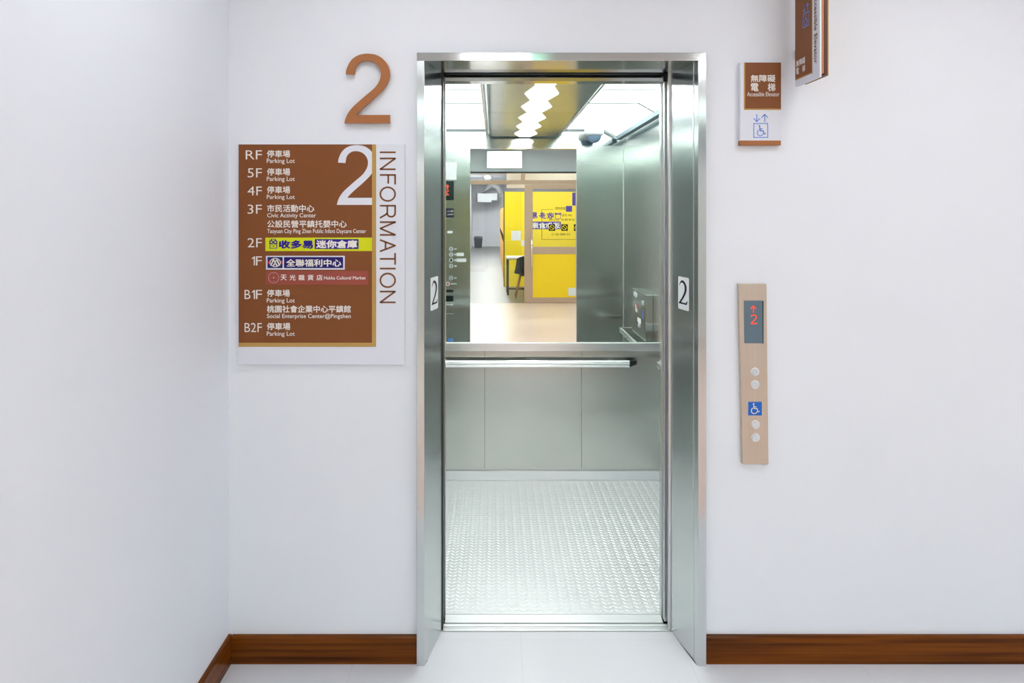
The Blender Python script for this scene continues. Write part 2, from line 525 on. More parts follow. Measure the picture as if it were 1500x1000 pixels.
# ------------------------------------------------------------------ lift doorway
FY, JY = 2.435, 2.638            # front and back of the stainless frame
e = empty('elevator_door_frame', (.235, FY, 0), 'brushed stainless steel frame around the open lift doorway', 'door frame')
j = MB()
j.prism([(-.274, 0), (-.247, 0), (-.201, -(JY - FY)), (-.235, -(JY - FY)), (-.240, -.03), (-.274, -.03)], (0, FY, 0), XR, (0, -1, 0), 2.138)
j.build('jamb', 'steel_v', e, .0012)
j = MB()
j.prism([(.749, 0), (.749, -.03), (.712, -.03), (.707, -(JY - FY)), (.677, -(JY - FY)), (.720, 0)], (0, FY, 0), XR, (0, -1, 0), 2.138)
j.build('jamb', 'steel_v', e, .0012)
h = MB()
h.prism([(0, 2.138), (0, 2.167), (.03, 2.167), (.035, 2.150), (JY - FY, 2.150), (JY - FY, 2.138)], (-.274, FY, 0), (0, 1, 0), ZU, -1.023)
h.build('header', 'steel_h', e, .0012)

s = MB()
s.box(-.235, .707, 2.638, 2.650, -.03, .003).box(-.235, .707, 2.652, 2.660, -.03, .003).box(-.235, .707, 2.664, 2.682, -.03, .003).box(-.235, .707, 2.638, 2.682, -.05, -.03)
tag(s.build('landing_sill', 'sill'), 'grooved aluminium landing sill on the floor of the lift doorway', 'sill')
s = MB()
s.box(-.193, .660, 2.690, 2.745, -.03, .003).box(-.193, .660, 2.690, 2.745, -.05, -.03)
tag(s.build('car_sill', 'sill'), 'pale aluminium threshold at the front edge of the lift car floor', 'sill')
struct('trim_2', box(-1.0, 1.6, 2.632, 4.4, -.25, -.055), 'void', 'near-black slab standing in for shade in the lift shaft below the car', 'shaft')
sh = MB()
sh.box(-1.0, -.5, 2.634, 2.66, -.05, 2.7).box(1.15, 1.6, 2.634, 2.66, -.05, 2.7).box(-1.0, 1.6, 2.64, 2.688, 2.17, 2.75)
struct('trim_3', sh, 'void', 'near-black panels standing in for shade in the shaft behind the lift frame', 'shaft')

tag(box(-.206, -.1965, 2.640, 2.705, .003, 2.16).build('door_seal', 'black'), 'black rubber door seal, with the dark gap beside it painted in, running up the left side of the lift opening', 'seal')  # one black strip for the rubber seal and the gap's shade
e = empty('door_3', (.80, 2.66, .003), 'stainless landing door leaf slid open behind the right jamb', 'door')
e['kind'] = 'structure'
box(.668, 1.12, 2.643, 2.662, .006, 2.155).build('leaf', 'alu', e, .001)
box(.6678, .6684, 2.648, 2.657, .006, 2.155).build('edge_strip', 'steel_dim', e)
e = empty('door_4', (.80, 2.70, .003), 'stainless lift car door leaf parked open at the right, next to the car wall', 'door')
e['kind'] = 'structure'
box(.664, 1.10, 2.692, 2.7205, .006, 2.113).build('leaf', 'alu', e, .001)
box(.6636, .6644, 2.702, 2.708, .006, 2.113).build('edge_strip', 'steel_dim', e)

tag(box(-.20, .664, 2.7455, 2.7525, -.02, -.001).build('gap_shade_strip', 'black'), 'thin dark strip standing in for shade in the gap between the car threshold and the tread plate', 'seal')  # black strip takes the place of the shade inside this gap
# ------------------------------------------------------------------ lift car shell
CX0, CX1, CFY = -.553, 1.033, 2.755
CTR = (CX0 + CX1) / 2
car = empty('elevator_car', (CTR, 3.45, 0), 'stainless steel lift car with tread plate floor, seen through the open doorway', 'elevator')
r_ = MB()
r_.box(CX0, -.193, 2.725, CFY, 0, 2.138)
r_.build('front_return', 'steel_car', car)
r_ = MB()
r_.box(.660, CX1, 2.7235, CFY, 0, 2.138)
r_.build('front_return', 'steel_car', car)
r_ = MB()
r_.box(-.193, .660, 2.692, CFY, 2.115, 2.138)
r_.box(CX0, CX1, 2.725, CFY, 2.1395, 2.42)
r_.build('door_header', 'steel_h', car)
box(CX0 - .02, CX0, CFY - .03, BACK + .03, 0, 2.42).build('side_wall', 'steel_car', car)
rw = MB()
ys = [CFY - .03, 3.07, 3.60, BACK + .03]
for a, b in zip(ys[:-1], ys[1:]):
    rw.box(CX1, CX1 + .02, a + .001, b - .001, 0, 2.42)
rw.build('side_wall', 'steel_car', car)
bw = MB()
for a, b in ((CX0, -.0585), (-.0565, .5225), (.5245, CX1)):
    bw.box(a, b, BACK, BACK + .03, .058, .775)
bw.build('back_wall', 'steel_back', car)
for xx in (CX1 - .004, CX0):
    box(xx, xx + .004, CFY, CFY + .012, .001, 2.138).build('corner_strip', 'alu', car)
box(CX0, CX1, BACK - .006, BACK + .03, .001, .056).build('kick_plate', 'alu', car, .001)
box(CX0 - .02, CX1 + .02, CFY - .03, BACK + .05, 2.42, 2.45).build('ceiling_shell', 'white_plastic', car)
box(CX0, CX1, BACK + .006, BACK + .03, .775, 2.42).build('backing', 'void', car)
# tread plate: small raised lenses, alternating directions
fl = MB()
fl.box(CX0, CX1, 2.753, BACK, -.02, 0)
P = 0.0215
L, Wd, Hh = .0125, .0042, .0019
PV = 0.027
nx, ny = int((CX1 - CX0) / P), int((BACK - 2.76) / PV)
for i in range(nx):
    for k in range(ny):
        cx, cy = CX0 + P * (i + .7), 2.762 + PV * (k + .5)
        if cx > CX1 - .012 or cy > BACK - .012: continue
        a = math.radians(40 if i % 2 else -40)
        ca, sa = math.cos(a), math.sin(a)
        loc = [(-L, 0, 0), (-L * .45, -Wd, 0), (L * .45, -Wd, 0), (L, 0, 0), (L * .45, Wd, 0), (-L * .45, Wd, 0), (-L * .5, 0, Hh), (L * .5, 0, Hh)]
        fl.add([(cx + x * ca - y * sa, cy + x * sa + y * ca, z + .0001) for x, y, z in loc],
               [(0, 1, 6), (1, 2, 7, 6), (2, 3, 7), (3, 4, 7), (4, 5, 6, 7), (5, 0, 6)])
fl.build('floor_plate', 'tread', car)

e = empty('wall_mirror', (CTR, BACK, .83), 'large mirror covering the upper rear wall of the lift, reflecting the hall', 'mirror')
box(CX0, CX1, BACK, BACK + .005, .824, 2.42).build('glass', 'mirror', e)
tr = MB()
tr.box(CX0, CX1, BACK - .016, BACK + .005, .776, .824)
tr.build('bottom_rail', 'alu', e, .002)

# handrails
e = empty('handrail', (.15, BACK, .69), 'flat stainless handrail across the rear wall below the mirror', 'handrail')
hr = MB()
prof = [(0, .0), (.012, .001), (.014, .008), (.010, .012), (.010, .016), (.015, .018), (.017, .026), (.014, .037), (.008, .040), (0, .040)]
hr.prism([(a, b) for a, b in prof], (CX0 + .05, 4.086, .688), (0, -1, 0), ZU, .800 - CX0 - .05)
hr.build('rail', 'alu_rail', e, .001)
cp = MB()
cp.hexa([(.800, 4.070, .690), (.800, 4.086, .690), (.800, 4.086, .727), (.800, 4.070, .727),
         (.846, 4.088, .704), (.846, 4.098, .704), (.846, 4.098, .727), (.846, 4.088, .727)])
cp.build('end_cap', 'plastic_black', e, .002)
for x in (-.40, .24, .70):
    MB().tube([(x, 4.084, .708), (x, BACK - .001, .708)], .009).build('bracket', 'steel_pol', e)
e = empty('handrail', (.96, 3.5, .69), 'stainless handrail on the right car wall, its end showing in the mirror', 'handrail')
hr = MB()
hr.prism([(a, b) for a, b in prof], (.957, 3.07, .700), (-1, 0, 0), ZU, -.93)
hr.build('rail', 'alu_rail', e, .001)
for y in (3.06, 3.985):
    box(.950, CX1, y, y + .015, .702, .738).build('bracket', 'steel_pol', e, .002)

# ceiling light panels
LZ, LY0, LY1 = 2.263, 2.85, BACK - .001


def car_light(side, label):
    fx = (lambda x: x) if side > 0 else (lambda x: 2 * CTR - x)
    e = empty('ceiling_light', (fx(.76), 3.5, LZ), label, 'light', 'light panels in the lift ceiling')
    cuts = [LY0, 3.24, 3.70, LY1]
    for a, b in zip(cuts[:-1], cuts[1:]):
        d = MB()
        a1, b1 = a + .002, b - (.002 if b < LY1 else 0)
        top = [(fx(.552), LZ), (fx(.864), LZ), (fx(.966), LZ - .058)]
        vs = [(x, y, z) for y in (a1, b1) for x, z in top] + [(x, y, z + .006) for y in (a1, b1) for x, z in top]
        fs = [(0, 1, 4, 3), (1, 2, 5, 4), (6, 9, 10, 7), (7, 10, 11, 8), (0, 3, 9, 6), (2, 8, 11, 5), (0, 6, 7, 1), (1, 7, 8, 2), (3, 4, 10, 9), (4, 5, 11, 10)]
        if side < 0: fs = [f[::-1] for f in fs]
        d.add(vs, fs)
        d.build('diffuser', 'diffuser', e)
    xa, xb = sorted((fx(.957), fx(.998)))
    fr = MB()
    fr.box(xa, xb, LY0 - .01, LY1, LZ - .088, LZ - .056)
    fr.build('edge_bar', 'steel_bar', e, .002)
    for yy in (3.24, 3.70, BACK - .006):
        fr = MB()
        dz = .006 if yy > 4 else .003
        pts = [(fx(.552), LZ - dz), (fx(.864), LZ - dz), (fx(.966), LZ - .058 - dz)]
        for (x0, z0), (x1, z1) in zip(pts[:-1], pts[1:]):
            if x0 > x1: x0, z0, x1, z1 = x1, z1, x0, z0
            fr.hexa([(x0, yy - .004, z0), (x0, yy + .004, z0), (x0, yy + .004, z0 + .004), (x0, yy - .004, z0 + .004),
                     (x1, yy - .004, z1), (x1, yy + .004, z1), (x1, yy + .004, z1 + .004), (x1, yy - .004, z1 + .004)])
        fr.build('cross_bar', 'steel_dim', e)
    fr = MB()
    pts = [(fx(.552), LZ - .002), (fx(.864), LZ - .002), (fx(.966), LZ - .060)]
    for (x0, z0), (x1, z1) in zip(pts[:-1], pts[1:]):
        if x0 > x1: x0, z0, x1, z1 = x1, z1, x0, z0
        fr.hexa([(x0, LY0 - .012, z0), (x0, LY0, z0), (x0, LY0, z0 + .02), (x0, LY0 - .012, z0 + .02),
                 (x1, LY0 - .012, z1), (x1, LY0, z1), (x1, LY0, z1 + .02), (x1, LY0 - .012, z1 + .02)])
    fr.build('end_bar', 'alu', e)
    xa, xb = sorted((fx(.532), fx(.550)))
    box(xa, xb, LY0 - .01, LY1, LZ - .028, LZ + .02).build('inner_rail', 'alu', e, .003)
    for yy in (2.9, 4.08):
        for xx in (.541, .978):
            MB().tube([(fx(xx), yy, LZ + .0 if xx < .6 else LZ - .05), (fx(xx), yy, 2.421)], .004, 8).build('hanger', 'alu', e)


car_light(1, 'white glowing light panel on the right half of the lift ceiling')
car_light(-1, 'white glowing light panel on the left half of the lift ceiling')
e = empty('ceiling_panel', (CTR, 3.5, 2.2035), 'polished steel centre panel of the lift ceiling with a row of lamps', 'ceiling panel')
half = .252
prof = [(-half - .037, .045)] + [(-half - .037 + .037 * (1 - math.cos(t)), .0 + .037 * (1 - math.sin(t))) for t in [i * math.pi / 12 for i in range(0, 7)]]
prof = prof + [(-x, z) for x, z in prof[::-1]]
cuts = [LY0, 3.48, LY1]
for a, b in zip(cuts[:-1], cuts[1:]):
    cpn = MB()
    cpn.prism(prof, (CTR, a + .001, 2.2035), XR, ZU, b - a - .002)
    cpn.build('panel', 'steel_mid', e)
hx = [(-.045, -.2), (.045, -.2), (.085, 0), (.045, .2), (-.045, .2), (-.085, 0)]  # lamp outline drawn out to a hexagon, its bloom built into the shape
for y in (3.05, 3.48, 3.91):
    lp = MB()
    lp.prism([(x, yy * .98) for x, yy in hx][::-1], (CTR, y, 2.2020), XR, (0, 1, 0), 0.0)
    lp.prism(hx, (CTR, y, 2.2020), XR, (0, 1, 0), -.0014)
    lp.build('lamp', 'spot', e)
for yy in (2.95, 4.0):
    for xx in (-.2, .2):
        MB().tube([(CTR + xx, yy, 2.245), (CTR + xx, yy, 2.421)], .005, 8).build('hanger', 'alu', e)

# dome camera
e = empty('dome_camera', (.77, 2.95, 2.13), 'small white dome security camera under the right ceiling light, seen in the mirror', 'camera')
MB().lathe([(0, .135), (.070, .135), (.074, .125), (.074, .085), (.066, .070), (.052, .068), (0, .068)], (.77, 2.95, 2.128)).build('housing', 'white_plastic', e)
MB().lathe([(.055 * math.cos(a), -.055 * math.sin(a) + .068) for a in [i * math.pi / 2 / 10 for i in range(11)]], (.77, 2.95, 2.128)).build('dome', 'dome', e)

# ------------------------------------------------------------------ car operating panel (front wall, seen in the mirror)
DC = 2 * BACK - CFY


def hall_side(y):
    """helpers on a plane at y that faces +Y, addressed by pixels of the mirror image"""
    D = 2 * BACK - y

    def rect(mb, x0, x1, y0, y1, depth=.001, up=0.0):
        a = R(x1, y1, D); b = R(x0, y0, D)
        return mb.rect(0, a.x - b.x, 0, b.z - a.z, (a.x, y + up, a.z), -XR, ZU, depth)

    def txt(mb, s, x0, x1, y0, y1, up=.001, bold=0.0):
        a = R(x1, y1, D); b = R(x0, y0, D)
        return text(mb, s, (a.x, y + up, a.z), -XR, ZU, a.x - b.x, b.z - a.z, bold)

    def dot(mb, cx, cy, r, depth, up):
        a = R(cx, cy, D)
        return mb.disc(0, 0, r, r, (a.x, y + up, a.z), -XR, ZU, depth)
    return rect, txt, dot


rect, txt, dot = hall_side(CFY)
a = R(655, 430, DC)
e = empty('car_operating_panel', (a.x, CFY, .55), 'lift control panel with round floor buttons left of the doorway, seen in the mirror', 'control panel')
rect(MB(), 636, 666, 264, 505, .0014, .0015).build('faceplate', 'steel_car', e)
rect(MB(), 646, 664.8, 265, 293, .002, .0036).build('display', 'screen_dark', e)
d = MB(); txt(d, '2', 653, 658, 278.5, 286, .0045, .02)
q = R(655.5, 274, DC)
d.prism([(0, .022), (-.016, .004), (-.006, .004), (-.006, -.018), (.006, -.018), (.006, .004), (.016, .004)], (q.x, CFY + .0045, q.z), -XR, ZU, 0)
tag(d.build('digits', 'led_red', e), 'red lit arrow and number')
rect(MB(), 646, 664.8, 305, 318.5, .002, .0036).build('label_plate', 'cop_navy', e)
d = MB(); txt(d, '限乘 15人', 655, 664, 308, 310.5, .0045); txt(d, '1000kg', 655.5, 664, 313, 315.5, .0045)
d.build('lettering', 'ink_white', e)
d = MB(); rect(d, 655.5, 663, 338, 341.5, .001, .003); d.build('label_plate', 'paper', e)
for yy, num in ((364.5, '3'), (372.5, '2'), (381, '1'), (389.5, 'B1'), (407, '2'), (415.5, '')):
    bx = 661 if num else 656
    bt = MB(); dot(bt, bx, yy, .0175, .006, .008)
    bt = bt.build('button', 'button', e, .001)
    if num:
        d = MB(); txt(d, num, bx - 1.4, bx + 1.4, yy - 1.9, yy + 1.9, .0092, .01); d.build('numeral', 'ink_black', bt)
    else:
        d = MB(); rect(d, bx - 1.2, bx + 1.2, yy - 1.2, yy + 1.2, .0005, .009); d.build('symbol', 'red', bt)
    d = MB(); rect(d, bx + 4.5, bx + 8 + (0 if num else 5), yy - 1.3, yy + 1.3, .0008, .003); d.build('label_plate', 'alu', e)
for x0, x1, y0, y1 in ((669, 679.5, 370, 375), (669, 683, 378.5, 383.5)):
    d = MB(); rect(d, x0, x1, y0, y1, .0008, .001); tag(d.build('floor_name_sticker', 'paper', e), 'small white paper sticker')
rect(MB(), 646, 664, 424, 428, .001, .0025).build('speaker_slot', 'black', e)
rect(MB(), 646, 664, 433, 441.5, .001, .0025).build('card_reader', 'screen_dark', e)
rect(MB(), 646, 664, 444.5, 447, .006, .008).build('ledge', 'alu', e)
rect(MB(), 646, 665, 459, 500, .012, .014).build('lower_box', 'steel_car', e, .001)
d = MB(); rect(d, 656, 664, 495, 499.5, .0008, .0152); d.build('label_plate', 'light_blue', e)
d = MB(); rect(d, 646, 668.6, 237.5, 263, .0008, .0012)
tag(d.build('notice', 'paper'), 'blank white paper notice stuck above the lift buttons, seen in the mirror', 'notice')

# accessible control box on the right wall of the car
bxX0, bY0, bY1, bZ0, bZ1 = .985, 3.35, 3.79, .745, 1.068
e = empty('accessible_control_box', (1.0, 3.57, bZ0), 'low stainless control box for wheelchair users on the right car wall', 'control panel')
c_ = MB()
c_.box(bxX0, CX1, bY0, bY1, bZ0, bZ1)
c_.build('housing', 'steel_pol', e, .003)
o_ = Vector((bxX0 - .0005, bY1, 0)); r_y = Vector((0, -1, 0))          # as read by somebody inside the car
for nm, m_, (u0, u1, z0, z1) in (('label_plate', 'sign_blue', (.075, .105, .90, .955)), ('label_plate', 'paper', (.26, .33, .915, .965)),
                                ('label_plate', 'red', (.26, .29, .94, .975)), ('label_plate', 'paper', (.15, .26, .855, .888))):
    d = MB(); d.rect(u0, u1, z0, z1, o_ - Vector((.001 if m_ == 'red' else 0, 0, 0)), r_y, ZU, .0008); d.build(nm, m_, e)
for u0, z0 in ((.085, 1.005), (.30, 1.03), (.35, 1.035), (.20, .84)):
    d = MB(); d.disc(u0, z0, .016, .016, o_ - Vector((.005, 0, 0)), r_y, ZU, .006); d.build('button', 'button', e)

# ------------------------------------------------------------------ floor number stickers on the jambs
serif = [(350, 385), (352, 360), (365, 330), (385, 308), (405, 310), (430, 332), (453, 375), (462, 420), (458, 470), (440, 520), (410, 575), (378, 622),
         (400, 630), (440, 638), (455, 633), (468, 612), (476, 616), (463, 668), (340, 641), (345, 626), (380, 575), (410, 520), (430, 465), (433, 420),
         (425, 380), (405, 347), (385, 340), (366, 352)]
serif = smooth_outline([((x - 330) / 160, 1 - (y - 245 - (x - 330) / 160 * 35) / 475) for x, y in serif], {0, 11, 14, 16, 17, 18, 19}, 3)[::-1]


def jamb_sticker(p0, p1, label, z0=1.2437, z1=1.3640):
    p0, p1 = Vector(p0), Vector(p1)
    r = (p1 - p0); wdt = r.length; r.normalize()
    n = r.cross(ZU)
    o = Vector((p0.x, p0.y, z0)) + n * .001
    e = empty('floor_number_sticker', o, label, 'sticker', 'floor number stickers on the lift frame')
    m = .006
    pts = []
    for cx, cy, a0 in ((wdt - m, m, -90), (wdt - m, z1 - z0 - m, 0), (m, z1 - z0 - m, 90), (m, m, 180)):
        for k in range(4):
            t = math.radians(a0 + 30 * k)
            pts.append((cx + m * math.cos(t), cy + m * math.sin(t)))
    MB().prism(pts, o, r, ZU, .0008).build('plate', 'paper', e)
    MB().prism([(x * wdt, y * (z1 - z0)) for x, y in serif], o + n * .0008, r, ZU, .0004).build('numeral', 'ink_black', e)


jl = lambda t: (-.247 + .046 * t, FY + .203 * t, 0)
jr = lambda t: (.720 - .043 * t, FY + .203 * t, 0)
jamb_sticker(jl(.35), jl(.76), 'white sticker with a black serif 2 on the left side of the lift frame')
jamb_sticker(jr(.715), jr(.325), 'white sticker with a black serif 2 on the right side of the lift frame')

# ------------------------------------------------------------------ signs on the wall
SW = WALL                                   # wall plane
K = SW / F


def plane(d):
    k = d / F

    def rect(mb, x0, x1, y0, y1, depth, up=0.0):
        a = W(x0, y1, d)
        return mb.rect(0, (x1 - x0) * k, 0, (y1 - y0) * k, (a.x, d - up, a.z), XR, ZU, depth)

    def txt(mb, s, x0, x1, y0, y1, up, bold=0.0, cap=False, space=1.0):
        a = W(x0, y1, d)
        return text(mb, s, (a.x, d - up, a.z), XR, ZU, (x1 - x0) * k, (y1 - y0) * k, bold, cap, space)
    return rect, txt, k


# big wall numeral 2
e = None
n2 = MB()
a = W(504.3, 180.3, SW - .022)
k_ = (SW - .022) / F
n2.prism(two_outline(66.9 * k_, 101.6 * k_), (a.x, SW - .022, a.z), XR, ZU, .010)
e = empty('floor_number', (a.x + .08, SW, a.z), 'large brown raised numeral 2 on the white wall above the directory board', 'number')
n2.build('numeral', 'brown_num', e)
for px, py in ((560, 174), (520, 172), (560, 110), (513, 100)):
    q = W(px, py, SW)
    MB().tube([(q.x, SW, q.z), (q.x, SW - .013, q.z)], .004, 8).build('standoff', 'alu', e)

# directory board
rect, txt, k_ = plane(SW - .014)
a = W(470, 533.8, SW - .014)
e = empty('directory_board', (a.x, SW, a.z), 'brown and white floor directory board headed INFORMATION left of the lift', 'sign')
U = 0.0
rect(MB(), 348.3, 592.8, 211, 533.8, .014, 0).build('backing_board', 'white', e, .001)
d = MB(); rect(d, 349.6, 545, 211.5, 501.8, .0006, .0008); d.build('brown_field', 'brown', e)
d = MB(); rect(d, 545, 551, 211.5, 507.6, .0006, .0016); rect(d, 349.6, 545, 501.8, 507.6, .0006, .0016); d.build('gold_border', 'gold', e)
a = W(493.4, 300, SW - .0152)
d = MB(); d.prism(two_outline(57.0 * k_, 87.3 * k_), (a.x, SW - .0152, a.z), XR, ZU, .0003); d.build('numeral', 'white', e)
d = MB()
a = W(556.3, 221.6, SW - .0148)             # heading reads downwards, capitals 23.4 px tall
OH = (a.x, a.y, a.z)
CH, t_ = 23.3, 2.5                          # capital height and stroke width, in photo pixels
def hstroke(pts, off):
    d.stroke([((off + x) * k_, y * k_) for x, y in pts], t_ * k_, OH, -ZU, XR)
lo, hi = t_ / 2 - .4, CH - t_ / 2 + .4
for off in (1.4, 171.6):
    d.rect((off - t_ / 2) * k_, (off + t_ / 2) * k_, 0, CH * k_, OH, -ZU, XR, 0)                 # I
for off in (10.4, 205.2):
    hstroke([(0, lo), (0, hi), (15.8, lo), (15.8, hi)], off)                                       # N
hstroke([(0, lo), (0, hi), (13.2, hi)], 34.6); hstroke([(0, 12.4), (12, 12.4)], 34.6)               # F
for off in (62.6, 188.8):
    d.ring(off * k_, CH / 2 * k_, 11.2 * k_, (CH / 2 + .4) * k_, t_ * k_, OH, -ZU, XR, 40)           # O
hstroke([(0, lo), (0, hi), (11, hi)], 79.6); hstroke([(0, 11), (11, 11)], 79.6)                     # R
d.ring((79.6 + 11) * k_, (hi + 11) / 2 * k_, 6.4 * k_, ((hi - 11) / 2 + t_ / 2) * k_, t_ * k_, OH, -ZU, XR, 20, -math.pi / 2, math.pi / 2)
hstroke([(10.2, 11), (13.2, 8.4), (17.6, lo)], 79.6)
hstroke([(0, lo), (0, hi), (9.3, lo), (18.6, hi), (18.6, lo)], 103.6)                               # M
hstroke([(0, lo), (8.2, hi), (16.4, lo)], 129.8); hstroke([(2.8, 8.4), (13.6, 8.4)], 129.8)         # A
hstroke([(0, hi), (15.6, hi)], 149.6); hstroke([(7.8, hi), (7.8, lo)], 149.6)                       # T
d.build('heading', 'ink_brown', e)
for s_, x0, x1, y0, y1 in (('RF', 360.2, 383.8, 220.2, 233.3), ('5F', 362.9, 383.8, 246.5, 259.8), ('4F', 362.9, 383.8, 272.9, 286), ('3F', 362.9, 383.8, 299.6, 313),
                           ('2F', 362.9, 383.8, 348.6, 362), ('1F', 364.3, 383.8, 375.3, 388.5), ('B1F', 358.5, 383.8, 424.4, 437.7), ('B2F', 358.5, 383.8, 472.7, 486)):
    d = MB()
    if '1' in s_:                                    # the 1 is drawn with a flag
        if s_[0] == 'B': txt(d, 'B', x0, x0 + 8.6, y0, y1, .0014, -.004)
        txt(d, 'F', x1 - 8.6, x1, y0, y1, .0014, -.004)
        xl = x1 - 10.4
        q = W(xl, y1, SW - .0154)
        d.prism([(-1.7 * k_, 0), (0, 0), (0, 13.2 * k_), (-1.1 * k_, 13.2 * k_), (-4.3 * k_, 10.4 * k_), (-4.3 * k_, 8.9 * k_), (-1.7 * k_, 10.6 * k_)], (q.x, SW - .0154, q.z), XR, ZU, 0)
    else:
        txt(d, s_, x0, x1, y0, y1, .0014, -.004)
    d.build('floor_code', 'ink_white', e)
for s_, x0, x1, y0, y1 in (('停車場', 391.2, 425.2, 219.9, 230.6), ('停車場', 391.2, 425.2, 246.3, 257), ('停車場', 391.2, 425.2, 272.6, 283.3),
                           ('市民活動中心', 391.5, 460.5, 299.6, 310.6), ('公設民營平鎮托嬰中心', 391.5, 508, 322.4, 333.3),
                           ('停車場', 391.2, 424.8, 423.9, 434.4), ('桃園社會企業中心平鎮館', 391.2, 514, 447, 457.7), ('停車場', 391.2, 425.5, 472.4, 483.2)):
    d = MB(); txt(d, s_, x0, x1, y0, y1, .0014, .018); d.build('chinese_name', 'ink_white', e)
for s_, x0, x1, y0, y1 in (('Parking Lot', 391, 432, 232.2, 238.5), ('Parking Lot', 391, 432, 258.7, 264.9), ('Parking Lot', 391, 432, 285.2, 291.2),
                           ('Civic Activity Center', 391.6, 463, 312.2, 318.2), ('Taoyuan City Ping Zhen Public Infant Daycare Center', 391.6, 536.4, 335.2, 341.2),
                           ('Parking Lot', 391, 432, 436.6, 442.7), ('Social Enterprise Center@Pingzhen', 391.2, 514, 459.6, 465.5), ('Parking Lot', 391, 432, 485.3, 491.4)):
    d = MB(); txt(d, s_, x0, x1, y0, y1, .0014, .006, True); d.build('english_name', 'ink_white', e)
# 2F strip: yellow with blue print
d = MB(); rect(d, 389, 545.2, 347.9, 367.5, .0006, .0014); st = d.build('tenant_strip', 'lime', e); tag(st, 'bright yellow strip with blue print')
d = MB(); txt(d, '收多易', 408.5, 459, 351.6, 364.2, .0022, .05)
q = W(400.4, 357.2, SW - .0162)             # the parcel-like mark
OO = (q.x, SW - .0162, q.z)
sc = k_
d.stroke([(-5 * sc, 2.2 * sc), (-5 * sc, -6.5 * sc), (5 * sc, -6.5 * sc), (5 * sc, 2.2 * sc)], .9 * sc, OO, XR, ZU)
d.stroke([(-5.2 * sc, 4 * sc), (-5.2 * sc, 1 * sc), (-2 * sc, 0 * sc), (0, 2.2 * sc), (2 * sc, 0 * sc), (5.2 * sc, 1 * sc), (5.2 * sc, 4 * sc), (3 * sc, 5.6 * sc), (0, 2.4 * sc), (-3 * sc, 5.6 * sc), (-5.2 * sc, 4 * sc)], 1.5 * sc, OO, XR, ZU)
d.stroke([(-3.2 * sc, 5 * sc), (-3.2 * sc, 7 * sc), (3.2 * sc, 7 * sc), (3.2 * sc, 5 * sc)], .9 * sc, OO, XR, ZU)
d.stroke([(0, -2.2 * sc), (0, -4.6 * sc)], .8 * sc, OO, XR, ZU)
d.build('lettering', 'ink_blue', st)
d = MB(); rect(d, 461.3, 525.3, 350.1, 364.5, .0004, .002); bl = d.build('blue_box', 'ink_blue', st)
d = MB(); txt(d, '迷你倉庫', 463.2, 523.8, 351.4, 363.4, .0026, .04); d.build('white_lettering', 'ink_white', st)
# 1F strip: white frame around two navy fields
d = MB(); rect(d, 389.8, 505.1, 374.5, 394.7, .0006, .0014); st = d.build('tenant_strip', 'white', e); tag(st, 'navy strip framed in white')
d = MB(); rect(d, 392, 414.2, 376.3, 392.5, .0003, .0018); rect(d, 416.2, 502.8, 376.3, 392.5, .0003, .0018); d.build('navy_field', 'navy', st)
d = MB(); txt(d, '全聯福利中心', 419.5, 500.2, 379.2, 390.5, .0026, .025)
q = W(403.1, 384.4, SW - .0166); OO = (q.x, SW - .0166, q.z)
d.ring(0, 0, 8.2 * sc, 6.6 * sc, 1.1 * sc, OO, XR, ZU, 32)
d.stroke([(-6.2 * sc, -4.2 * sc), (-2.6 * sc, 4.4 * sc), (2.6 * sc, -4.6 * sc)], 2 * sc, OO, XR, ZU)
d.stroke([(6.2 * sc, -4.2 * sc), (2.6 * sc, 4.4 * sc), (-2.6 * sc, -4.6 * sc)], 2 * sc, OO, XR, ZU)
d.build('white_lettering', 'ink_white', st)
for s_ in (-1, 1):
    d = MB()
    d.prism([(s_ * 8.3 * sc, -2.2 * sc), (s_ * 10.6 * sc, -2.2 * sc), (s_ * 10.6 * sc, 2.4 * sc), (s_ * 8.3 * sc, 2.4 * sc)][::s_], OO, XR, ZU, 0)
    d.build('red_mark', 'red', st)
# market strip
d = MB(); rect(d, 389.6, 539.5, 396.4, 416.8, .0006, .0014); st = d.build('tenant_strip', 'pink', e); tag(st, 'dusty red strip with pale print')
d = MB()
q = W(400.9, 406.5, SW - .0164); OO = (q.x, SW - .0164, q.z)
d.ring(0, 0, 8 * sc, 8 * sc, .8 * sc, OO, XR, ZU, 32)
for i in range(4):
    a_ = math.pi / 2 * i
    d.stroke([(-1.6 * sc * math.cos(a_ / 2), -1.6 * sc * math.sin(a_ / 2)), (1.6 * sc * math.cos(a_ / 2), 1.6 * sc * math.sin(a_ / 2))], .5 * sc, OO, XR, ZU)
    d.disc(4.6 * sc * math.cos(a_), 4.6 * sc * math.sin(a_), .6 * sc, .6 * sc, OO, XR, ZU, 0, 8)
d.build('emblem', 'pink_line', st)
d = MB()
for i, ch in enumerate('天光雜貨店'):
    x0 = 411.2 + i * 13.15
    txt(d, ch, x0, x0 + 9, 402, 410.4, .0022, .015)
d.build('chinese_name', 'ink_white', st)
d = MB(); txt(d, 'Hakka Cultural Market', 474.8, 535.8, 404.4, 409, .0022, .012, True); d.build('english_name', 'ink_white', st)


def wheelchair(mb, c, sz, o, r, u):
    """wheelchair symbol about the point c, sz high"""
    q = lambda x, y: (c[0] + x * sz, c[1] + y * sz)
    mb.disc(*q(-.10, .40), .07 * sz, .07 * sz, o, r, u, 0, 14)
    mb.stroke([q(-.09, .30), q(-.06, -.02), q(.20, -.02), q(.30, -.30), q(.42, -.26)], .085 * sz, o, r, u)
    mb.stroke([q(-.08, .14), q(.14, .14)], .07 * sz, o, r, u)
    mb.ring(*q(-.04, -.20), .30 * sz, .30 * sz, .075 * sz, o, r, u, 26, math.radians(118), math.radians(345))


